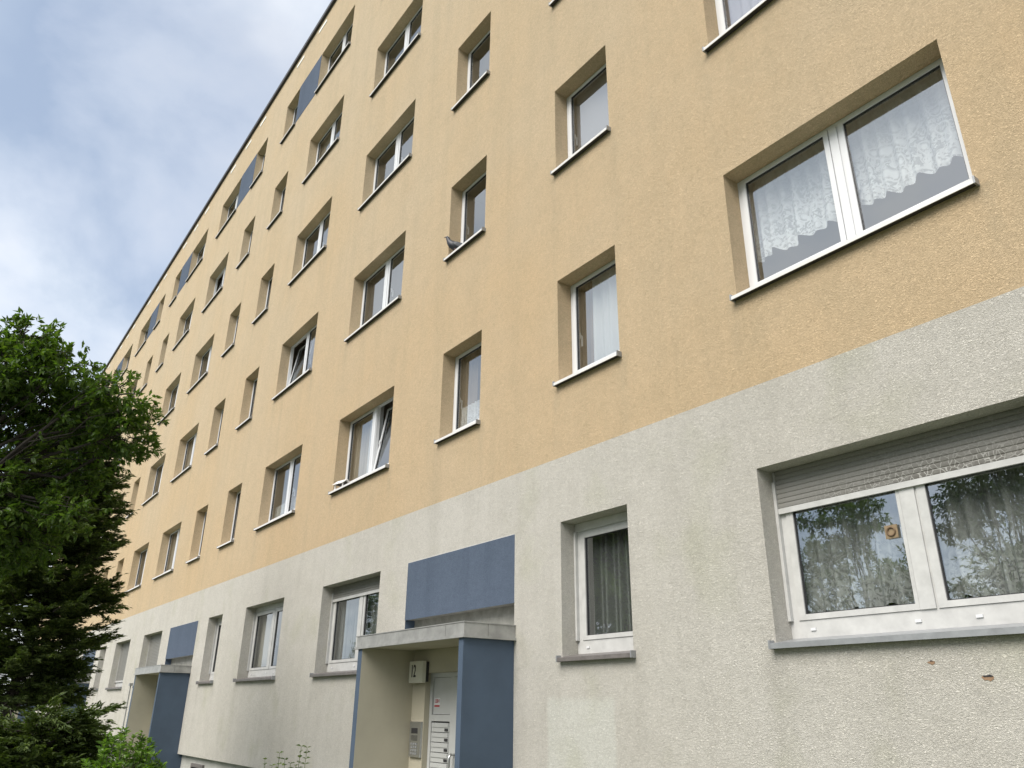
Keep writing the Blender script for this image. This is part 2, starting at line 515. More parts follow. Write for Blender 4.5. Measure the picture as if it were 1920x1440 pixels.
openings = []                                # (section, column letter, floor, x0, x1, z0, z1)
for k in range(-1, 4):
    for c, (a, b, kind) in COLS.items():
        if k == -1 and c not in 'D':
            continue
        x0, x1 = a - PER * k, b - PER * k
        for fl in range(6):
            if fl == 0 and c == 'C':
                continue
            z0, z1 = (SILL0, HEAD0) if fl == 0 else (SILL1 + STOREY * (fl - 1), HEAD1 + STOREY * (fl - 1))
            openings.append((k, c, fl, x0, x1, z0, z1))


def wall_sheet(name, mat, x0, x1, z0, z1, holes, dep=DEP):
    m = MB()
    xs = sorted({x0, x1, *[h[0] for h in holes], *[h[1] for h in holes]})
    zs = sorted({z0, z1, *[h[2] for h in holes], *[h[3] for h in holes]})
    xs = [x for x in xs if x0 <= x <= x1]
    zs = [z for z in zs if z0 <= z <= z1]
    for i in range(len(xs) - 1):
        for j in range(len(zs) - 1):
            cx, cz = (xs[i] + xs[i + 1]) / 2, (zs[j] + zs[j + 1]) / 2
            if any(h[0] < cx < h[1] and h[2] < cz < h[3] for h in holes):
                continue
            m.quad((xs[i], 0, zs[j]), (xs[i + 1], 0, zs[j]), (xs[i + 1], 0, zs[j + 1]), (xs[i], 0, zs[j + 1]))
    for a, b, lo, hi, *rest in holes:
        dd = rest[0] if rest else dep
        if dd <= 0:
            continue
        m.quad((a, 0, lo), (a, 0, hi), (a, dd, hi), (a, dd, lo))
        m.quad((b, 0, lo), (b, dd, lo), (b, dd, hi), (b, 0, hi))
        m.quad((a, 0, hi), (b, 0, hi), (b, dd, hi), (a, dd, hi))
        m.quad((a, 0, lo), (a, dd, lo), (b, dd, lo), (b, 0, lo))
    return part(name, m.mesh(name, mat))


up_holes = [(o[3], o[4], o[5], o[6], 0.28) for o in openings if o[2] > 0]
lo_holes = [(o[3], o[4], o[5], o[6], 0.28) for o in openings if o[2] == 0]
ent_x = [(ENT[0] - PER * k, ENT[1] - PER * k) for k in range(0, 4)]
lo_holes += [(a, b, ZBOT - 0.001, 1.04, 0) for a, b in ent_x]
wall_sheet('upper_wall', M_OCHRE, XL, XR, ZB, ZROOF, up_holes)
w = wall_sheet('ground_floor_wall', M_GREY, XL, XR, ZBOT, ZB, lo_holes)

# back of the building, ends, roof, basement
m = MB()
m.quad((XL, 0, ZBOT), (XL, 0, ZROOF), (XL, 11, ZROOF), (XL, 11, ZBOT))
m.quad((XR, 0, ZBOT), (XR, 11, ZBOT), (XR, 11, ZROOF), (XR, 0, ZROOF))
m.quad((XL, 11, ZBOT), (XL, 11, ZROOF), (XR, 11, ZROOF), (XR, 11, ZBOT))
part('end_wall', m.mesh('end_wall', M_OCHRE))
m = MB()
m.box(XL - 0.06, XR + 0.06, -0.07, 11.06, ZROOF, ZROOF + 0.12)
part('roof', m.mesh('roof', M_CAP))
m = MB()
segs = [XL] + sorted([v for e in ent_x for v in e]) + [XR]
for i in range(0, len(segs), 2):
    m.quad((segs[i], 0, ZBOT), (segs[i], 0.10, ZBOT), (segs[i + 1], 0.10, ZBOT), (segs[i + 1], 0, ZBOT))
    m.quad((segs[i], 0.10, GZ), (segs[i + 1], 0.10, GZ), (segs[i + 1], 0.10, ZBOT), (segs[i], 0.10, ZBOT))
part('basement_wall', m.mesh('basement_wall', M_BASE))
m1, m2 = MB(), MB()
m1.box(-0.40, 0.40, 0.06, 0.12, -1.52, -1.46).box(-0.40, 0.40, 0.06, 0.12, -1.12, -1.06)
m1.box(-0.40, -0.34, 0.06, 0.12, -1.46, -1.12).box(0.34, 0.40, 0.06, 0.12, -1.46, -1.12).box(-0.025, 0.025, 0.07, 0.12, -1.46, -1.12)
m2.quad((-0.34, 0.09, -1.46), (0.34, 0.09, -1.46), (0.34, 0.09, -1.12), (-0.34, 0.09, -1.12))
bw1, bw2 = m1.mesh('basement_window', M_SILLB), m2.mesh('basement_pane', M_DARK)
for k in range(0, 4):
    for c in 'ABD':
        a, b, _ = COLS[c]
        o = part('basement_window', bw1, root, ((a + b) / 2 - PER * k, 0, 0))
        part('basement_pane', bw2, o)

# rooms behind the panes
m = MB()
part_x = sorted({XL + 0.02, XR - 0.02, *[(COLS[p][1] + COLS[q][0]) / 2 - PER * k for k in range(0, 4) for p, q in (('B', 'A'), ('C', 'B'), ('D', 'C'))],
                 *[(COLS['D'][0] + COLS['A'][1] - PER) / 2 - PER * k for k in range(-1, 3)]})
for x in part_x:
    m.box(x - 0.05, x + 0.05, 0.10, 4.2, ZBOT, ZROOF - 0.02)
for j in range(0, 7):
    z = -0.40 if j == 0 else 2.36 + STOREY * (j - 1)
    m.box(XL + 0.03, XR - 0.03, 0.28, 4.25, z - 0.10, z + 0.10)
m.quad((XL + 0.03, 4.2, ZBOT), (XR - 0.03, 4.2, ZBOT), (XR - 0.03, 4.2, ZROOF), (XL + 0.03, 4.2, ZROOF))
part('interior_walls', m.mesh('interior_walls', M_ROOM))


# ---- windows
def ring(m, x0, x1, z0, z1, wl, wr, wb, wt, y0, y1, mm=0):
    m.box(x0, x0 + wl, y0, y1, z0, z1, mm)
    m.box(x1 - wr, x1, y0, y1, z0, z1, mm)
    m.box(x0 + wl, x1 - wr, y0, y1, z0, z0 + wb, mm)
    m.box(x0 + wl, x1 - wr, y0, y1, z1 - wt, z1, mm)


def window_meshes(wd_, H, ground):
    """frame, list of (sash mesh, pane mesh, x centre, z base), sill"""
    hw = wd_ / 2
    f = MB()
    if ground:
        fl, fb0, fb1, ft, mul = 0.075, 0.035, 0.165, 0.10, 0.055
        sw, sb, st = 0.058, 0.040, 0.055
        ya, yb = DEP, DEP + 0.07
    else:
        fl, fb0, fb1, ft, mul = 0.040, 0.03, 0.105, 0.020, 0.045
        sw, sb, st = 0.045, 0.075, 0.030
        ya, yb = DEP, DEP + 0.06
    ring(f, -hw, hw, fb0, H, fl, fl, fb1 - fb0, ft, ya, yb)
    if ground:                               # roller-shutter box strip and guide rails
        f.box(-hw + 0.002, hw - 0.002, ya - 0.012, ya - 0.001, H - 0.085, H - 0.002)
        f.box(-hw + 0.002, -hw + 0.028, ya - 0.035, ya - 0.001, fb1, H - 0.087)
        f.box(hw - 0.028, hw - 0.002, ya - 0.035, ya - 0.001, fb1, H - 0.087)
    wide = wd_ > 1.5
    ma, mb = (0.0, 0.115) if ground else (-mul, mul)
    if wide:
        f.box(ma, mb, ya, yb, fb1, H - ft)
        f.box(ma + (0.0 if ground else 0.012), mb - 0.012, ya - 0.012, ya - 0.001, fb1 + 0.002, H - ft - 0.02)
    frame = f.mesh('window_frame', M_PVCD if ground else M_PVC)
    sashes = []
    spans = [(-hw + fl, ma), (mb, hw - fl)] if wide else [(-hw + fl, hw - fl)]
    for a, b in spans:
        w2, h2 = (b - a) / 2 - 0.003, H - ft - fb1 - 0.004
        s = MB()
        y0, y1 = ya - 0.008, ya + 0.045
        swr = 0.026 if (ground and wide and a < -0.5) else sw
        ring(s, -w2, w2, 0, h2, sw, swr, sb, st, y0, y1)
        ring(s, -w2 + sw, w2 - swr, sb, h2 - st, 0.007, 0.007, 0.007, 0.007, y0 + 0.012, y1 - 0.01, 1)
        p = MB()
        i = sw + 0.003
        p.quad((-w2 + i, ya + 0.014, sb + 0.003), (w2 - swr - 0.003, ya + 0.014, sb + 0.003), (w2 - swr - 0.003, ya + 0.014, h2 - st - 0.003), (-w2 + i, ya + 0.014, h2 - st - 0.003))
        sashes.append((s.mesh('sash', [M_PVCD if ground else M_PVC, M_GASK]), p.mesh('pane', M_GLASS), (a + b) / 2, fb1 + 0.002))
    return frame, sashes, fb0


def sill_mesh(wd_, top, mat, thick, over):
    hw = wd_ / 2
    m = MB()
    e = 0.028
    y0, y1 = -over, DEP + 0.005
    z0, z1 = 0.0, top
    # sloped tray
    m.quad((-hw - e, y0, z0), (hw + e, y0, z0), (hw + e, y1, z1), (-hw - e, y1, z1), 0)
    # front lip
    m.box(-hw - e, hw + e, y0 - 0.002, y0 + 0.004, z0 - thick, z0 + 0.001, 0)
    # underside and drip edge of the overhang, contact shade painted in as dark colour
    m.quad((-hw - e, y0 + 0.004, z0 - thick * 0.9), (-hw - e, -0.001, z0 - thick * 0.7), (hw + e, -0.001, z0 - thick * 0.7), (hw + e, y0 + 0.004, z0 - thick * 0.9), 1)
    for s in (-1, 1):                        # end caps
        xa, xb = sorted((s * (hw + e), s * (hw + e - 0.012)))
        m.box(xa - 0.001, xb + 0.001, y0 - 0.004, -0.002, z0 - thick - 0.003, z0 + 0.022, 2)
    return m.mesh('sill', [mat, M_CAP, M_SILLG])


WM = {}
for kind, wdt in (('wide', 1.970), ('narrow', 0.958)):
    for gnd in (0, 1):
        WM[kind, gnd] = window_meshes(wdt, (HEAD0 - SILL0) if gnd else (HEAD1 - SILL1), gnd)
    WM[kind, 'sill', 0] = sill_mesh(wdt, 0.045, M_SILLW, 0.030, 0.060)
    WM[kind, 'sill', 1] = sill_mesh(wdt, 0.045, M_SILLB, 0.034, 0.055)
    WM[kind, 'sill', 2] = sill_mesh(wdt, 0.045, M_SILLG, 0.036, 0.055)


def slat_mesh(wd_, mat):
    hw = wd_ / 2 - 0.03
    pr = [(-0.006, 0), (-0.010, 0.006), (-0.011, 0.020), (-0.010, 0.032), (-0.006, 0.0368), (0, 0.0368), (0, 0)]
    m = MB()
    m.loft([[(-hw, y, z) for y, z in pr], [(hw, y, z) for y, z in pr]])
    return m.mesh('slat', mat)


SLAT = {('wide', 0): slat_mesh(1.97, M_SHUT), ('narrow', 0): slat_mesh(0.958, M_SHUT), ('wide', 1): slat_mesh(1.97, M_SHUTD)}
BR = MB()
BR.box(-0.955, 0.955, -0.016, 0.004, 0, 0.042)
BRW = BR.mesh('end_rail', M_PVCD)
CAPM = MB()
CAPM.box(-0.020, 0.020, -0.008, 0.0, -0.009, 0.009)
CAPM = CAPM.mesh('drain_cap', M_PVC)
HNDL = MB()
HNDL.box(-0.012, 0.012, 0.05, 0.058, -0.035, 0.035).box(-0.009, 0.009, 0.058, 0.085, -0.008, 0.008).box(-0.009, 0.009, 0.075, 0.088, -0.12, 0.0)
HNDL = HNDL.mesh('handle', M_PVC)

TILT = {(1, 'A', 2): [0], (0, 'D', 1): [1], (1, 'D', 4): [0, 1]}
SHUTTER = {(0, 'A', 0): 0.30, (0, 'D', 0): 0.215, (1, 'D', 0): 1.10, (2, 'A', 0): 1.10, (2, 'B', 0): 0.5}
WIN = {}
for (k, c, fl, x0, x1, z0, z1) in openings:
    kind = COLS[c][2]
    gnd = 1 if fl == 0 else 0
    frame, sashes, fb0 = WM[kind, gnd]
    w = part('window', frame, root, ((x0 + x1) / 2, 0, z0))
    WIN[k, c, fl] = w
    for i, (sm, pm, sx, sz) in enumerate(sashes):
        t = TILT.get((k, c, fl), [])
        rot = (R(-9), 0, 0) if i in t else None
        ofs = 0.0
        if rot:                              # hinge on the lower edge of the sash
            ofs = DEP + 0.02
        loc = (sx, ofs - (math.cos(R(9)) * ofs if rot else 0), sz + (math.sin(R(9)) * ofs if rot else 0))
        so = part('sash', sm, w, loc, rot)
        po = part('pane', pm, w, loc, rot)
        part('handle', HNDL, w, (loc[0] + (-1 if i == 0 and kind == 'wide' else 1) * 0.0 + (0.40 if (i == 0 and kind == 'wide') else -0.40), loc[1] + DEP, loc[2] + 0.52), rot)
        if rot:
            so['label'] = 'window sash tilted inward at the top'
    sk = 0 if not gnd else (2 if (k, c) == (0, 'A') else 1)
    part('sill', WM[kind, 'sill', sk], w)
    if (k, c, fl) in SHUTTER:
        H = z1 - z0
        drop = SHUTTER[k, c, fl]
        n = int(drop / 0.037)
        sm = SLAT[kind, 1 if (k, c) == (0, 'A') else 0]
        for j in range(n):
            part('slat', sm, w, (0, DEP - 0.014, H - 0.0375 * (j + 1)))
        if kind == 'wide':
            part('end_rail', BRW, w, (0, DEP - 0.014, H - 0.0375 * n - 0.043))
    if gnd and c in 'AD':
        for dx in (-0.80, -0.03, 0.35):
            part('drain_cap', CAPM, w, (dx, DEP - 0.001, 0.10))
    elif gnd:
        part('drain_cap', CAPM, w, (-0.33, DEP - 0.001, 0.10))

# straw ornament stuck on the left pane of the nearest ground-floor window
m = MB()
m.box(-0.045, 0.045, -0.006, 0.0, -0.045, 0.045)
ring_pts = [(0.028 * math.cos(a), -0.010, 0.028 * math.sin(a)) for a in np.linspace(0, 2 * math.pi, 17)]
m.tube(ring_pts, 0.006, 5, 1, caps=False)
part('window_ornament', m.mesh('window_ornament', [M_STICK, simple('brown_wood_ring', (0.14, 0.09, 0.05), 0.8)]), WIN[0, 'A', 0], (-0.105, DEP + 0.002, 0.69))

# ---- blue fields on the facade
for k in range(0, 4):
    m = MB()
    a, b = ENT[0] - PER * k, ENT[1] - PER * k
    m.box(a - 0.008, b + 0.006, -0.003, 0.02, 1.04, 1.757 + 0.008)
    part('panel_edge_strip', m.mesh('panel_edge_strip', M_PVCD))
    m = MB()
    m.box(a, b, -0.007, -0.0035, 1.035, 1.757)
    part('painted_panel', m.mesh('painted_panel', M_BLUE))
    for l, r in (('B', 'A'), ('D', 'C')):
        xa, xb = COLS[l][1] - PER * k, COLS[r][0] - PER * k
        m = MB()
        m.box(xa + 0.004, xb - 0.004, -0.006, 0.02, SILL1 + 4 * STOREY + 0.03, HEAD1 + 4 * STOREY)
        part('painted_panel', m.mesh('painted_panel', M_BLUE))
m = MB()
m.box(-0.26, 0.26, -0.012, 0.01, -0.045, 0.045)
VM = m.mesh('attic_vent', M_VENT)
for k in range(0, 4):
    for x in (-2.48, -3.88, -5.43, -8.48, -9.83, -11.38):
        part('attic_vent', VM, root, (x - PER * k, 0, 16.93))

# chips knocked out of the render right of the entrance
for (x, z, s, seed) in ((-2.55, 0.29, 0.017, 3), (-2.245, 0.195, 0.024, 5)):
    rnd = random.Random(seed)
    m = MB()
    n = 11
    rim = [(x + s * (1 + 0.35 * rnd.uniform(-1, 1)) * math.cos(2 * math.pi * i / n) * 1.25, -0.0022, z + s * 0.62 * (1 + 0.4 * rnd.uniform(-1, 1)) * math.sin(2 * math.pi * i / n)) for i in range(n)]
    m.poly(rim, 0)
    up = [(p[0], -0.0040, p[2]) for p in rim if p[2] > z + 0.004]
    up += [(p[0] * 0.9 + x * 0.1, -0.0040, z + 0.006) for p in reversed(up)]
    m.poly(up, 1)  # near-black upper part paints the shade inside the chip
    part('chipped_spot', m.mesh('chipped_spot', [M_CLAY, M_DARK]))


# ---- entrances
def text_mesh(txt, size, mat, ext=0.002, sx=1.0):
    cu = bpy.data.curves.new('lettering', 'FONT')
    cu.body = txt
    cu.size = size
    cu.extrude = ext
    cu.align_x = 'CENTER'
    cu.align_y = 'CENTER'
    cu.offset = size * 0.012
    ob = bpy.data.objects.new('lettering', cu)
    COL.objects.link(ob)
    dg = bpy.context.evaluated_depsgraph_get()
    me = bpy.data.meshes.new_from_object(ob.evaluated_get(dg))
    bpy.data.objects.remove(ob)
    me.transform(Matrix.Diagonal((sx, 1, 1, 1)))
    me.transform(Matrix.Rotation(R(90), 4, 'X'))
    me.materials.clear()
    me.materials.append(mat)
    return me


YF = -0.62
CZ0, CZ1 = 0.665, 0.800
for k in range(0, 4):
    dx = -PER * k
    # recess above the canopy
    m = MB()
    a, b = ENT
    m.quad((a, 0.14, 0.6), (b, 0.14, 0.6), (b, 0.14, 1.06), (a, 0.14, 1.06), 0)
    m.quad((a, 0, 1.04), (b, 0, 1.04), (b, 0.14, 1.04), (a, 0.14, 1.04), 0)
    m.quad((a, 0, 0.6), (a, 0, 1.04), (a, 0.14, 1.04), (a, 0.14, 0.6), 1)
    m.quad((b, 0, 0.6), (b, 0.14, 0.6), (b, 0.14, 1.04), (b, 0, 1.04), 1)
    part('lintel', m.mesh('lintel', [M_CONC, M_BLUEP]), root, (dx, 0, 0))
    # side walls
    m = MB()
    m.box(-9.185, -9.075, YF, 0.16, GZ, CZ0, 0, {'right': 1})
    part('side_wall', m.mesh('side_wall', [M_BLUEP, M_BEIGE]), root, (dx, 0, 0))
    m = MB()
    m.box(-6.915, -6.830, YF, 0.16, GZ, CZ0, 0, {'left': 1})
    part('side_wall', m.mesh('side_wall', [M_BLUEP, M_BEIGE]), root, (dx, 0, 0))
    # back wall with the door opening
    m = MB()
    xs, zs = (-9.075, -8.77, -7.02, -6.915), (GZ, 0.40, CZ0)
    for i in range(3):
        for j in range(2):
            if (i, j) != (1, 0):
                m.quad((xs[i], 0.10, zs[j]), (xs[i + 1], 0.10, zs[j]), (xs[i + 1], 0.10, zs[j + 1]), (xs[i], 0.10, zs[j + 1]))
    m.quad((xs[1], 0.10, GZ), (xs[1], 0.10, 0.40), (xs[1], 0.22, 0.40), (xs[1], 0.22, GZ))
    m.quad((xs[2], 0.10, GZ), (xs[2], 0.22, GZ), (xs[2], 0.22, 0.40), (xs[2], 0.10, 0.40))
    m.quad((xs[1], 0.10, 0.40), (xs[2], 0.10, 0.40), (xs[2], 0.22, 0.40), (xs[1], 0.22, 0.40))
    part('entrance_back_wall', m.mesh('entrance_back_wall', M_BEIGE), root, (dx, 0, 0))
    m = MB()
    m.box(-9.3, -6.7, -1.1, 0.5, GZ + 0.001, GZ + 0.06)
    part('door_step', m.mesh('door_step', M_CONC), root, (dx, 0, 0))
    # canopy with sheet-metal edge
    m = MB()
    m.box(-9.19, -6.83, YF + 0.012, 0.138, CZ0 + 0.002, CZ1 - 0.004, 0, {'top': 1})
    cp = part('canopy', m.mesh('canopy', [M_BEIGE, M_ZINC]), root, (dx, 0, 0))
    for xa, xb in ((-9.215, -9.085), (-9.080, -7.160), (-7.155, -6.806)):
        m = MB()
        m.box(xa, xb, YF - 0.012, YF + 0.011, CZ0 + 0.018, CZ1 - 0.001)
        part('fascia_sheet', m.mesh('fascia_sheet', M_ZINC), cp)
    for ya, yb in ((YF + 0.012, -0.345), (-0.340, -0.002)):
        m = MB()
        m.box(-6.829, -6.806, ya, yb, CZ0 + 0.018, CZ1 - 0.001)
        part('fascia_sheet', m.mesh('fascia_sheet', M_ZINC), cp)
    m = MB()
    m.box(-9.245, -6.790, YF - 0.026, YF + 0.011, CZ0 - 0.010, CZ0 + 0.016)
    m.box(-9.250, -6.798, YF - 0.018, YF + 0.011, CZ1, CZ1 + 0.010)
    m.box(-6.828, -6.788, YF + 0.012, -0.002, CZ0 - 0.010, CZ0 + 0.016)
    m.box(-6.828, -6.798, YF + 0.012, -0.002, CZ1, CZ1 + 0.010)
    part('drip_edge', m.mesh('drip_edge', M_ZINC), cp)
    # door set
    yd = 0.17
    m = MB()
    ring(m, -8.768, -7.022, GZ + 0.06, 0.398, 0.055, 0.055, 0.06, 0.05, yd, yd + 0.06)
    m.box(-8.300, -8.215, yd, yd + 0.06, GZ + 0.12, 0.348)
    m.box(-8.713, -8.300, yd, yd + 0.06, -0.135, -0.065)
    m.box(-8.713, -8.300, yd + 0.004, yd + 0.055, GZ + 0.12, -1.40)
    dr = part('entrance_door', m.mesh('entrance_door', M_DOOR), root, (dx, 0, 0))
    m = MB()
    m.box(-8.708, -8.305, yd + 0.020, yd + 0.05, -0.060, 0.344)
    fx = part('infill_panel', m.mesh('infill_panel', M_DOOR), dr)
    m = MB()
    ring(m, -8.210, -7.080, GZ + 0.12, 0.343, 0.10, 0.10, 0.20, 0.10, yd - 0.010, yd + 0.05)
    lf = part('door_leaf', m.mesh('door_leaf', M_DOOR), dr)
    m = MB()
    m.quad((-8.11, yd + 0.02, GZ + 0.32), (-7.18, yd + 0.02, GZ + 0.32), (-7.18, yd + 0.02, 0.243), (-8.11, yd + 0.02, 0.243))
    part('door_pane', m.mesh('door_pane', M_GLASS), dr)
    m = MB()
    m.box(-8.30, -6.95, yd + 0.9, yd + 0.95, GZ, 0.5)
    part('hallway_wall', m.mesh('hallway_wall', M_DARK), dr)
    m = MB()
    hp = [(-8.16, yd - 0.008, -0.475), (-8.16, yd - 0.055, -0.470), (-8.16, yd - 0.075, -0.49), (-8.16, yd - 0.078, -0.53), (-8.16, yd - 0.078, -0.95), (-8.16, yd - 0.06, -0.975), (-8.16, yd - 0.008, -0.98)]
    m.tube(hp, 0.014, 8)
    part('door_handle', m.mesh('door_handle', M_STEEL, True), dr)
    # letterboxes in the side panel
    bm_, pm_ = MB(), MB()
    bm_.box(-8.704, -8.318, yd + 0.006, yd + 0.05, 0.0, 0.098)
    bm_.box(-8.695, -8.330, yd - 0.003, yd + 0.0055, 0.052, 0.094)
    pm_.box(-8.405, -8.335, yd - 0.002, yd + 0.0055, 0.012, 0.040)
    bme, pme = bm_.mesh('letterbox', M_DOOR), pm_.mesh('name_plate', M_DARK)
    m = MB()
    m.box(-8.712, -8.301, yd + 0.052, yd + 0.058, -1.40, -0.135)
    part('letterbox_backing', m.mesh('letterbox_backing', M_DARK), dr)
    for j in range(11):
        part('letterbox', bme, dr, (0, 0, -0.250 - 0.106 * j))
        part('name_plate', pme, dr, (0, 0, -0.250 - 0.106 * j))
    if k == 0:
        # little red notice on the infill panel
        m = MB()
        m.box(-8.690, -8.560, yd + 0.0185, yd + 0.0195, 0.015, 0.118)
        nt_ = part('notice', m.mesh('notice', M_PVC), dr)
        part('notice_lettering', text_mesh('LBH', 0.062, M_RED, 0.001, 0.95), dr, (-8.625, yd + 0.017, 0.082))
        m = MB()
        m.box(-8.685, -8.565, yd + 0.0170, yd + 0.0180, 0.020, 0.040)
        part('notice_bar', m.mesh('notice_bar', M_RED), dr)

# house number box
sg = empty('house_number_sign', (-8.86, 0.10, 0.285))
tag(sg, 'cream house number box reading 12 in black above the intercom', 'sign')
m = MB()
prof = [(-0.150, 0.0), (0.150, 0.0), (0.156, 0.010), (0.156, 0.240), (0.150, 0.250), (-0.150, 0.250), (-0.156, 0.240), (-0.156, 0.010)]
m.loft([[(x, -0.040, z) for x, z in prof], [(x, -0.088, z) for x, z in prof], [(x * 0.97, -0.098, 0.125 + (z - 0.125) * 0.97) for x, z in prof]])
inst('sign_box', m.mesh('sign_box', M_SIGN), sg)
m = MB()
m.box(-0.145, 0.158, -0.0395, -0.001, 0.012, 0.238)
inst('back_housing', m.mesh('back_housing', M_DARK), sg)
inst('number', text_mesh('12', 0.20, M_BLACK, 0.002, 0.62), sg, (-0.045, -0.100, 0.128))

# intercom
ic = empty('intercom_panel', (-8.91, 0.10, -0.53))
tag(ic, 'grey metal intercom panel with keypad and small display beside the door', 'intercom')
m = MB()
m.box(-0.130, 0.130, -0.030, -0.001, 0.0, 0.385)
inst('face_plate', m.mesh('face_plate', M_STEEL), ic)
m = MB()
m.box(-0.085, 0.060, -0.033, -0.0305, 0.255, 0.315)
inst('display', m.mesh('display', M_DARK), ic)
m = MB()
for i in range(5):
    m.box(-0.08, 0.06, -0.033, -0.0305, 0.180 + i * 0.012, 0.185 + i * 0.012)
inst('speaker_grille', m.mesh('speaker_grille', M_DARK), ic)
km = MB()
km.box(-0.015, 0.015, -0.036, -0.0305, -0.012, 0.012)
km = km.mesh('key', M_SILLG)
for i in range(4):
    for j in range(3):
        inst('key', km, ic, (-0.065 + 0.052 * j, 0, 0.040 + 0.034 * i))

# ------------------------------------------------------------------ curtains and blinds
CURT = {}


def curtain(key, mat, z0, z1, label, x0=None, x1=None, fold=0.105, amp=0.022, scal=0.0, y=0.315, name='net_curtain', cat='curtain', seed=1):
    k, c, fl = key
    o = [q for q in openings if q[:3] == key][0]
    a = o[3] + 0.02 if x0 is None else x0
    b = o[4] - 0.02 if x1 is None else x1
    rnd = random.Random(seed)
    nx = max(8, int((b - a) / fold * 8))
    nz = 10
    ph = [rnd.uniform(0, 6.28) for _ in range(4)]
    vs, fs = [], []
    for j in range(nz + 1):
        v = j / nz
        for i in range(nx + 1):
            x = a + (b - a) * i / nx
            u = (x - a) / fold
            w = math.sin(2 * math.pi * u + ph[0] + 0.9 * math.sin(u * 0.7 + ph[1])) + 0.45 * math.sin(2 * math.pi * u * 0.43 + ph[2])
            hem = scal * abs(math.sin(math.pi * u * 0.5 + ph[3])) if scal else 0
            zb = z0 - hem + (0.012 * math.sin(u * 1.7 + ph[1]))
            z = z1 + (zb - z1) * v
            vs.append((x + 0.012 * math.sin(2 * math.pi * u * 0.5 + ph[1]) * v, y + amp * w * (0.55 + 0.45 * v), z - z0))
    for j in range(nz):
        for i in range(nx):
            p = j * (nx + 1) + i
            fs.append((p, p + 1, p + nx + 2, p + nx + 1))
    me = bpy.data.meshes.new(name)
    me.from_pydata(vs, [], fs)
    me.materials.append(mat)
    me.polygons.foreach_set('use_smooth', [True] * len(fs))
    ob = inst(name, me, None, (0, 0, z0))
    tag(ob, label, cat)
    return ob


Z1 = lambda fl: SILL1 + STOREY * (fl - 1)
T1 = lambda fl: HEAD1 + STOREY * (fl - 1) + 0.05
curtain((0, 'A', 1), M_LACE, 3.77, T1(1), 'white scalloped lace valance in the large window above the shuttered one', scal=0.055, fold=0.13, amp=0.028, seed=2)
curtain((0, 'A', 0), M_LACE2, 0.70, 1.9, 'grey-white lace curtain under the half-lowered shutter on the ground floor', scal=0.05, fold=0.125, amp=0.034, seed=3, y=0.345)
curtain((0, 'B', 0), M_NETD, 0.40, 1.9, 'grey folded net curtain in the narrow ground-floor window right of the entrance', fold=0.085, amp=0.032, seed=4, y=0.34)
curtain((0, 'B', 1), M_NET, 3.2, T1(1), 'plain white sheer curtain in the narrow first-floor window with white folds', x0=-5.80, fold=0.14, seed=5)
curtain((0, 'B', 1), M_DRAPE, 3.2, T1(1), 'dark drape at the left side of the narrow first-floor window', x0=-6.04, x1=-5.80, y=0.36, fold=0.08, seed=6, name='drape')
curtain((0, 'C', 1), M_DRAPE, 3.2, T1(1), 'brown drape in the first-floor window above the number 12 entrance', x1=-8.12, fold=0.09, seed=7, name='drape')
curtain((0, 'C', 1), M_LACE, 3.2, 3.78, 'white lace cafe curtain across the bottom of the window above the entrance', scal=0.0, fold=0.07, y=0.29, seed=8)
curtain((0, 'D', 1), M_DRAPEB, 3.2, T1(1), 'beige drape behind the left pane of the window with the bird house on its sill', x1=-11.35, fold=0.09, seed=9, name='drape')
curtain((0, 'D', 1), M_NET, 3.2, T1(1), 'white sheer curtain behind the window with the bird house on its sill', x0=-11.35, x1=-10.95, fold=0.1, seed=10)
curtain((0, 'D', 0), M_NETD, 0.40, 1.9, 'pale net curtain in the ground-floor window left of the number 12 canopy', fold=0.075, seed=11)
curtain((1, 'A', 1), M_LACE2, 3.2, 3.75, 'white half-height lace curtain in the second wide first-floor window left of the entrance', fold=0.09, seed=12)
curtain((0, 'A', 2), M_LILAC, 6.0, T1(2), 'lilac-white sheer curtain in the window cut by the top edge', fold=0.14, seed=13)
curtain((1, 'D', 1), M_DRAPEB, 3.2, T1(1), 'beige-grey drape in the far first-floor window above the second entrance canopy', fold=0.08, seed=14, name='drape')
curtain((1, 'D', 2), M_DRAPEB, 6.0, T1(2), 'beige-grey drape in the far second-floor window, fourth wide column from the right', fold=0.08, seed=15, name='drape')
curtain((1, 'A', 4), M_DRAPEB, 11.6, T1(4), 'grey-brown drape in the fourth-floor wide window below the blue roof panel', x1=-14.6, fold=0.08, seed=16, name='drape')


def blind(key, z0, label, mat=M_BLIND):
    o = [q for q in openings if q[:3] == key][0]
    m = MB()
    a, b = o[3] + 0.05, o[4] - 0.05
    t = o[6] + 0.03
    m.box(a, b, 0.322, 0.325, z0 - t, 0.0)
    m.box(a, b, 0.317, 0.330, z0 - t - 0.02, z0 - t)
    m.tube([(a, 0.33, 0.0), (b, 0.33, 0.0)], 0.02, 8)
    ob = inst('roller_blind', m.mesh('roller_blind', mat), None, (0, 0, t))
    tag(ob, label, 'blind')


blind((1, 'A', 0), 0.5, 'grey roller blind filling the wide ground-floor window beside the narrow one')
blind((0, 'D', 2), 6.2, 'dark screen blind in the wide second-floor window with a bright right pane', M_DARK)
blind((0, 'B', 2), 6.1, 'grey screen blind filling the narrow second-floor window right of the pigeon', M_SCREEN)
blind((2, 'A', 1), 3.3, 'black blind in the far first-floor window nearest the conifer', M_DARK)

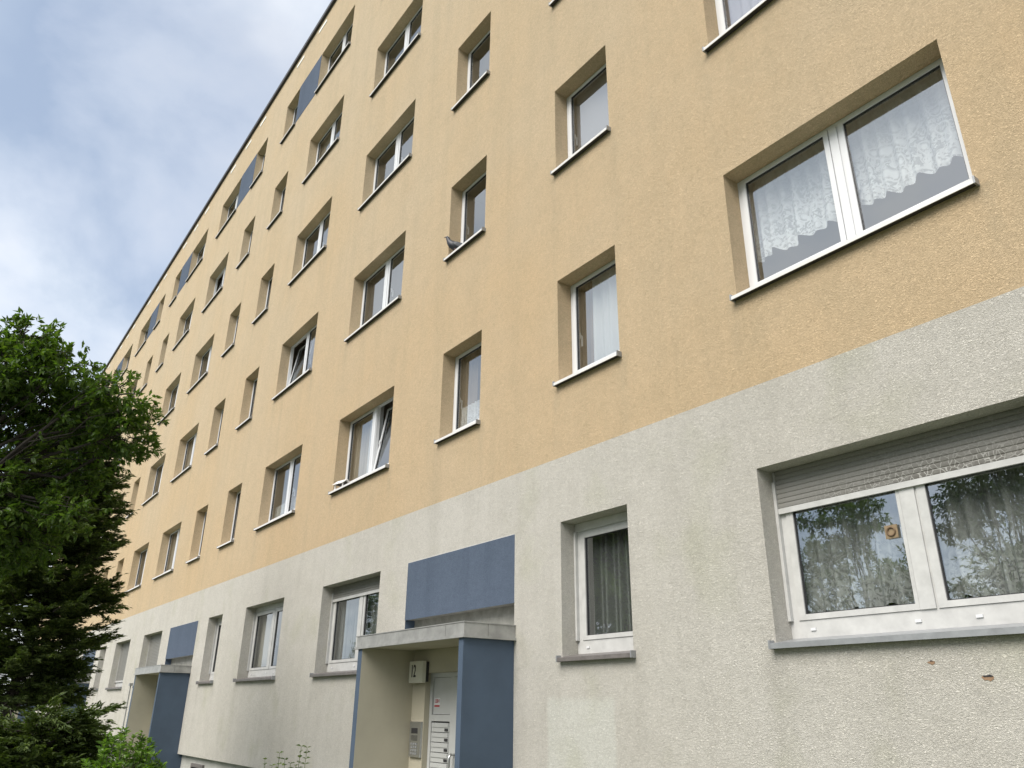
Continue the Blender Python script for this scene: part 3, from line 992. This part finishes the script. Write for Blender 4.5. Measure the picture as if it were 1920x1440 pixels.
# ------------------------------------------------------------------ small things on the sills
# pigeon
pg = empty('pigeon', (-8.40, 0.055, SILL1 + STOREY + 0.022))
tag(pg, 'dark grey pigeon standing on the window sill above the entrance column', 'bird')
spine = [((0.185, 0.0, 0.020), 0.016, 0.005), ((0.13, 0.0, 0.052), 0.022, 0.009), ((0.085, 0, 0.080), 0.032, 0.022), ((0.03, 0, 0.105), 0.050, 0.044),
         ((-0.025, 0, 0.128), 0.056, 0.056), ((-0.07, 0, 0.155), 0.049, 0.052), ((-0.098, 0, 0.188), 0.034, 0.036), ((-0.112, 0, 0.218), 0.024, 0.025),
         ((-0.120, 0, 0.242), 0.023, 0.024), ((-0.132, 0, 0.259), 0.020, 0.019), ((-0.146, 0, 0.263), 0.010, 0.009), ((-0.158, 0, 0.258), 0.005, 0.004), ((-0.168, 0, 0.252), 0.002, 0.002)]
m = MB()
rings = []
for i, (p, ry, rz) in enumerate(spine):
    p = Vector(p)
    t = (Vector(spine[min(i + 1, len(spine) - 1)][0]) - Vector(spine[max(i - 1, 0)][0])).normalized()
    nrm = Vector((0, 1, 0)).cross(t)
    rings.append([p + Vector((0, 1, 0)) * ry * math.cos(a) + nrm * rz * math.sin(a) for a in np.linspace(0, 2 * math.pi, 12, endpoint=False)])
m.loft(rings)
inst('body', m.mesh('body', simple('pigeon_plumage', (0.030, 0.032, 0.042), 0.5, noise=0.4, nscale=30), True), pg)
wm = MB()
for s in (-1, 1):
    wm = MB()
    wm.loft([[Vector((0.16 - 0.055 * q, s * (0.020 + 0.036 * math.sin(min(q, 3.6) / 3.6 * 1.9)), 0.050 + 0.027 * q)) + Vector((0.010 * math.sin(a), s * 0.006 * math.cos(a), (0.006 + 0.030 * math.sin(math.pi * q / 4)) * math.sin(a))) for a in np.linspace(0, 2 * math.pi, 8, endpoint=False)] for q in (0, 1, 2, 3, 3.7)])
    inst('wing', wm.mesh('wing', simple('pigeon_wing', (0.07, 0.075, 0.085), 0.6, noise=0.5, nscale=40), True), pg)
    lm = MB()
    lm.tube([(-0.02, s * 0.022, 0.085), (-0.025, s * 0.022, 0.040), (-0.020, s * 0.022, 0.004)], [0.010, 0.005, 0.004], 6)
    for q in (-0.5, 0, 0.5):
        lm.tube([(-0.020, s * 0.022, 0.004), (-0.045, s * 0.022 + 0.022 * q, 0.003)], 0.003, 4)
    inst('leg', lm.mesh('leg', simple('pigeon_leg', (0.16, 0.07, 0.06), 0.6)), pg)
pg.rotation_euler = (0, 0, R(50))
pg.scale = (1.2, 1.2, 1.2)

# toy bird house
bh = empty('bird_house', (-11.76, 0.07, SILL1 + 0.025))
tag(bh, 'small white bird house with pitched roof on a first-floor window sill', 'bird house')
MW = simple('white_painted_wood', (0.72, 0.71, 0.68), 0.7, noise=0.15, nscale=20)
m = MB()
m.box(-0.11, 0.11, -0.075, 0.075, 0.0, 0.012)
inst('floor_board', m.mesh('floor_board', MW), bh)
for x in (-0.095, 0.095):
    for y in (-0.06, 0.06):
        m = MB()
        m.box(x - 0.008, x + 0.008, y - 0.008, y + 0.008, 0.012, 0.085)
        inst('post', m.mesh('post', MW), bh)
for s in (-1, 1):
    m = MB()
    n0 = Vector((0, s * 0.095, 0.075))
    n1_ = Vector((0, 0, 0.155))
    for q in range(4):
        p0 = n0.lerp(n1_, q / 4)
        p1 = n0.lerp(n1_, (q + 1.12) / 4)
        for (dz) in (0.006,):
            m.loft([[(x, p0.y, p0.z + 0.006), (x, p1.y, p1.z), (x, p1.y, p1.z + 0.008), (x, p0.y, p0.z + 0.014)] for x in (-0.13, 0.13)])
    inst('roof_slope', m.mesh('roof_slope', MW), bh)
m = MB()
m.poly([(0.09, -0.06, 0.085), (0.09, 0.06, 0.085), (0.09, 0, 0.14)])
m.poly([(-0.09, -0.06, 0.085), (-0.09, 0.06, 0.085), (-0.09, 0, 0.14)])
m.box(-0.09, 0.09, -0.06, 0.06, 0.080, 0.086)
inst('gable', m.mesh('gable', M_BARK), bh)
bh.rotation_euler = (0, 0, R(14))

# slim post in front of the second entrance
po = empty('thin_metal_post', (-20.75, -0.75, GZ))
tag(po, 'thin grey metal post with a small knob left of the second entrance', 'post')
m = MB()
m.tube([(0, 0, 0), (0, 0, 2.06)], 0.014, 8)
inst('pole', m.mesh('pole', M_ZINC), po)
m = MB()
m.box(-0.06, 0.05, -0.035, 0.035, 2.06, 2.12)
inst('knob', m.mesh('knob', M_ZINC), po)

# ------------------------------------------------------------------ plants
RNG = np.random.default_rng(7)


def unit(v):
    return v / np.maximum(np.linalg.norm(v, axis=-1, keepdims=True), 1e-9)


def leaves_mesh(name, base, axis, length, width, mat, fold=0.25, rng=RNG, up=None):
    """each leaf: two triangles folded along the midrib (a diamond blade)"""
    n = len(base)
    axis = unit(axis)
    ref = rng.normal(size=(n, 3)) if up is None else up + 0.45 * rng.normal(size=(n, 3))
    side = unit(np.cross(axis, ref))
    nrm = unit(np.cross(side, axis))
    L = length[:, None] if hasattr(length, 'shape') else length
    W = width[:, None] if hasattr(width, 'shape') else width
    tip = base + axis * L - nrm * L * 0.12
    mid = base + axis * L * 0.45
    lf = mid + side * W * 0.5 + nrm * W * fold
    rt = mid - side * W * 0.5 + nrm * W * fold
    v = np.stack([base, lf, tip, rt], 1).reshape(-1, 3)
    i = np.arange(n)[:, None] * 4
    f = np.concatenate([i + np.array([[0, 2, 1]]), i + np.array([[0, 3, 2]])], 1).reshape(-1, 3)
    return np_mesh(name, v, f, mat)


def bent(a, b, n, wob, rng, sag=0.0):
    a, b = np.array(a, float), np.array(b, float)
    t = np.linspace(0, 1, n)[:, None]
    p = a + (b - a) * t
    p += rng.normal(size=(n, 3)) * wob * np.sin(np.pi * t)
    p[:, 2] += sag * np.sin(np.pi * t[:, 0])
    return p


def leafy_tree(name, label, group, base, lobes, twigs, leaves_per, leaf_len, mat, seed, trunk_r=0.11, ncomp=5, fork=None):
    """trunk, limbs to each lobe, twigs, compound leaves on the twigs; lobes: (centre, radius)"""
    rng = np.random.default_rng(seed)
    t = empty(name, tuple(base))
    base = np.array(base, float)
    b = MB()
    cen = np.array([l[0] for l in lobes], float)
    top = cen.mean(0)
    fork = base + (top - base) * np.array([0.55, 0.55, 0.5]) if fork is None else np.array(fork, float)
    tp = bent(base, fork, 6, 0.05, rng)
    b.tube([tuple(p - base) for p in tp], list(np.linspace(trunk_r, trunk_r * 0.6, 6)), 8)
    B, A, U = [], [], []
    for c, r in lobes:
        c = np.array(c, float)
        lp = bent(fork, c, 6, 0.10, rng, 0.12)
        b.tube([tuple(p - base) for p in lp], list(np.linspace(trunk_r * 0.34, 0.010, 6)), 6, caps=False)
        for _ in range(int(twigs * (r ** 2))):
            d = unit(rng.normal(size=3))
            rr = r * rng.uniform(0.35, 1.0) ** 0.6
            e = c + d * rr * np.array([1, 1, 0.85])
            st = lp[rng.integers(2, 6)]
            if rng.random() < 0.6:
                st = c + d * rr * 0.25
            tw = bent(st, e, 4, 0.05, rng, 0.03)
            b.tube([tuple(p - base) for p in tw], list(np.linspace(0.010, 0.003, 4)), 4, caps=False)
            dirn = unit(e - st)
            for _ in range(leaves_per):
                s = rng.uniform(0.35, 1.05)
                p0 = st + (e - st) * s + rng.normal(size=3) * 0.05
                ax = unit(dirn * 0.7 + rng.normal(size=3) * 0.8 + np.array([0, 0, -0.15]))
                stem = p0 + ax * leaf_len * 0.7
                sd = unit(np.cross(ax, rng.normal(size=3)))
                for q in range(ncomp):
                    if q == 0:
                        B.append(stem)
                        A.append(ax)
                    else:
                        sg_ = 1 if q % 2 else -1
                        B.append(p0 + ax * leaf_len * (0.45 + 0.3 * (q // 3)))
                        A.append(unit(ax * 0.7 + sd * sg_ * 0.9))
    B, A = np.array(B) - base, np.array(A)
    n = len(B)
    ln = leaf_len * rng.uniform(0.75, 1.25, n)
    cr = inst('crown', leaves_mesh('crown', B, A, ln, ln * 0.42, mat, rng=rng, up=np.array([[0, 0, 1.0]])), t)
    tag(cr, kind='stuff')
    inst('trunk', b.mesh('trunk', M_BARK, True), t)
    tag(t, label, 'tree', group)
    return t


# broad-leaved tree at the left edge
LOB = [(20, 690, 11.2, 100), (75, 650, 11.0, 52), (115, 690, 11.1, 55), (45, 625, 11.0, 40), (170, 730, 10.9, 55), (215, 735, 10.7, 46), (250, 760, 10.6, 42), (272, 795, 10.6, 30),
       (225, 815, 10.8, 50), (250, 855, 10.7, 36), (185, 865, 10.9, 42), (165, 790, 11.1, 55), (85, 745, 11.2, 58), (5, 775, 11.3, 75), (0, 905, 11.2, 72), (65, 950, 11.0, 58),
       (150, 915, 10.9, 45), (130, 960, 10.8, 50), (-90, 720, 11.3, 120), (-90, 880, 11.3, 120), (-40, 980, 11.2, 90), (40, 1010, 11.1, 70)]
lob = [(tuple(ray(x, y, d + 0.35 * math.sin(i * 2.1))), r * d / 1463.8) for i, (x, y, d, r) in enumerate(LOB)]
tb = ray(-190, 1300, 11.2)
leafy_tree('leafy_tree', 'broad-leaved tree with deep green leaflets reaching in at the left edge', None, (tb.x, tb.y, GZ), lob, 118, 10, 0.080, M_LEAF, 11, 0.10, fork=tuple(ray(-170, 960, 11.3)))


def conifer(name, label, base, height, rad_fn, nb, mat, seed, cat='tree', blade=0.055, tilt=0.15, flat=0.35, per=90, lo=0.12):
    """stem with many side branches carrying flat sprays of narrow blades"""
    rng = np.random.default_rng(seed)
    t = empty(name, tuple(base))
    b = MB()
    st = bent((0, 0, 0), (0.0, 0.0, height), 8, 0.04, rng)
    b.tube([tuple(p) for p in st], list(np.linspace(0.085, 0.012, 8)), 8)
    B, A = [], []
    for i in range(nb):
        h = lo + (1 - lo) * rng.random() ** 0.9
        az = rng.uniform(0, 2 * math.pi)
        r = rad_fn(h, az) * rng.uniform(0.75, 1.08)
        d = np.array([math.cos(az), math.sin(az), tilt + 0.12 * rng.normal()])
        s = np.array([0, 0, h * height * 0.97])
        e = s + d * r
        pts = bent(s, e, 6, 0.04, rng, -0.05 * r)
        b.tube([tuple(p) for p in pts], list(np.linspace(0.016, 0.004, 6)), 4, caps=False)
        fr = unit(e - s)
        sd = unit(np.cross(fr, [0, 0, 1.0]))
        # sub-sprays
        nsub = max(4, int(r * 11))
        for j in range(nsub):
            u = rng.uniform(0.25, 1.0)
            k = min(int(u * 5), 4)
            p = pts[k] + (pts[k + 1] - pts[k]) * (u * 5 - k)
            sl = (0.10 + 0.28 * (1 - u * 0.6)) * rng.uniform(0.6, 1.3)
            dv = unit(fr * rng.uniform(0.5, 1.1) + sd * rng.normal() * 0.8 + np.array([0, 0, 0.25 * rng.normal() + 0.12]))
            m_ = int(per * sl)
            q = rng.uniform(0, 1, m_)[:, None]
            pp = p + dv * sl * q + rng.normal(size=(m_, 3)) * np.array([0.02, 0.02, 0.012])
            aa = dv + unit(np.cross(dv, [0, 0, 1.0])) * rng.choice([-1, 1], m_)[:, None] * rng.uniform(0.2, 0.8, m_)[:, None] + rng.normal(size=(m_, 3)) * flat * 0.5
            B.append(pp)
            A.append(aa)
    B, A = np.concatenate(B), np.concatenate(A)
    n = len(B)
    ln = blade * rng.uniform(0.7, 1.5, n)
    cr = inst('crown', leaves_mesh('crown', B, A, ln, ln * 0.30, mat, rng=rng, up=np.array([[0, 0, 1.0]])), t)
    tag(cr, kind='stuff')
    inst('trunk', b.mesh('trunk', M_BARK, True), t)
    tag(t, label, cat)
    return t


cb = ray(30, 1290, 13.6)
conifer('conifer', 'dark conifer with flat drooping sprays standing in front of the facade', (cb.x, cb.y, GZ), 6.2,
        lambda h, az: 0.20 + 0.84 * math.sin(math.pi * min(1, max(0, (h - 0.10) / 0.95)) ** 0.75), 500, M_CONIF, 21, per=270, lo=0.25, blade=0.060)
jb = ray(40, 1400, 9.0)
conifer('spreading_juniper', 'low spreading juniper in the bottom left corner', (jb.x, jb.y, GZ), 1.50,
        lambda h, az: 1.05 - 0.45 * h, 210, M_JUNI, 23, 'shrub', blade=0.050, tilt=0.15, per=260, lo=0.25)


def bush(name, label, base, R_, H_, n_sh, mat, leaf, seed, per=26, cat='shrub'):
    rng = np.random.default_rng(seed)
    t = empty(name, tuple(base))
    b = MB()
    B, A = [], []
    for i in range(n_sh):
        az = rng.uniform(0, 2 * math.pi)
        rr = R_ * math.sqrt(rng.random())
        hh = H_ * (0.90 + 0.13 * rng.random()) * math.sqrt(max(0.05, 1 - 0.75 * (rr / R_) ** 2))
        e = np.array([rr * math.cos(az), rr * math.sin(az), hh])
        s = np.array([0.12 * math.cos(az), 0.12 * math.sin(az), 0.02])
        pts = bent(s, e, 6, 0.03, rng)
        b.tube([tuple(p) for p in pts], list(np.linspace(0.010, 0.002, 6)), 4, caps=False)
        for j in range(per):
            u = 1 - 0.62 * rng.random() ** 1.3
            k = min(int(u * 5), 4)
            p = pts[k] + (pts[k + 1] - pts[k]) * (u * 5 - k)
            d = unit(pts[5] - pts[4])
            a2 = rng.uniform(0, 6.28)
            B.append(p)
            A.append(unit(d * rng.uniform(0.3, 0.9) + np.array([math.cos(a2), math.sin(a2), 0.1])))
    B, A = np.array(B), np.array(A)
    n = len(B)
    ln = leaf * rng.uniform(0.6, 1.25, n)
    cr = inst('foliage', leaves_mesh('foliage', B, A, ln, ln * 0.48, mat, rng=rng, up=np.array([[0, 0, 1.0]])), t)
    tag(cr, kind='stuff')
    inst('stem', b.mesh('stem', M_BARK), t)
    tag(t, label, cat)
    return t


bb = ray(234, 1420, 7.7)
bush('green_bush', 'bright green leafy bush in front of the second blue entrance wall', (bb.x, bb.y, GZ), 0.45, 1.47, 190, M_BUSH, 0.050, 31, 55)

# thin shrub with opposite leaves at the bottom edge
sb_ = ray(540, 1440, 7.2)
sapl = empty('twiggy_shrub', (sb_.x, sb_.y, GZ))
tag(sapl, 'thin twigs with small opposite leaves at the bottom edge before the grey wall', 'shrub')
rng = np.random.default_rng(5)
st_, B, A = MB(), [], []
for (tx, ty) in ((565, 1400), (576, 1402), (524, 1412), (534, 1424), (497, 1424), (545, 1432), (510, 1436), (555, 1436), (518, 1440)):
    tip = np.array(ray(tx, ty, 7.2 + rng.uniform(-0.12, 0.12))) - np.array([sb_.x, sb_.y, GZ])
    s0 = np.array([tip[0] * 0.5 + rng.normal() * 0.04, tip[1] * 0.5, 0.0])
    pts = bent(s0, tip, 8, 0.012, rng)
    st_.tube([tuple(p) for p in pts], list(np.linspace(0.006, 0.0018, 8)), 5, caps=False)
    L = np.linalg.norm(tip - s0)
    for q in range(int(L * 0.75 / 0.04)):
        u = 1 - q * 0.04 / L
        k = min(int(u * 7), 6)
        p = pts[k] + (pts[k + 1] - pts[k]) * (u * 7 - k)
        a2 = rng.uniform(0, 6.28)
        for s in (0, math.pi):
            B.append(p)
            A.append([math.cos(a2 + s), math.sin(a2 + s), 0.35])
B, A = np.array(B), np.array(A)
ln = 0.040 * rng.uniform(0.7, 1.25, len(B))
inst('foliage', leaves_mesh('foliage', B, A, ln, ln * 0.62, M_SAPL, rng=rng, up=np.array([[0, 0, 1.0]])), sapl)
inst('stem', st_.mesh('stem', M_SAPL), sapl)

# park trees across the path: they show mirrored in the ground-floor panes
proto = []
for v in range(2):
    rng = np.random.default_rng(50 + v)
    lobes = []
    for i in range(24):
        a = rng.uniform(0, 6.28)
        h = rng.uniform(3.2, 12.0)
        r = 3.6 * math.sqrt(max(0.1, 1 - ((h - 7.0) / 5.2) ** 2)) * rng.uniform(0.3, 0.9)
        lobes.append(((r * math.cos(a), r * math.sin(a), h), rng.uniform(0.9, 1.7)))
    proto.append(leafy_tree('park_tree', 'x', None, (0, 0, 0), lobes, 20, 8, 0.20, M_FAR, 60 + v, 0.18, 3))
SPOTS = [(-12, -25), (-19, -27), (-27, -24), (-35, -28), (-44, -26), (-53, -29), (-63, -27), (-4, -27), (4, -24), (12, -28)]
NAMES = ['first', 'second', 'third', 'fourth', 'fifth', 'sixth', 'seventh', 'eighth', 'ninth', 'tenth']
for i, (x, y) in enumerate(sorted(SPOTS)):
    src = proto[i % 2]
    if i < 2:
        t = src
    else:
        t = src.copy()
        COL.objects.link(t)
        for ch in list(src.children):
            c2 = ch.copy()
            COL.objects.link(c2)
            c2.parent = t
    t.location = (x, y, GZ)
    t.rotation_euler = (0, 0, i * 1.3)
    sc = 0.92 + 0.16 * ((i * 7) % 5) / 4
    t.scale = (sc, sc, sc)
    tag(t, 'park tree across the path mirrored in the panes, %s from the left of its row' % NAMES[i], 'tree', 'park trees across the path')
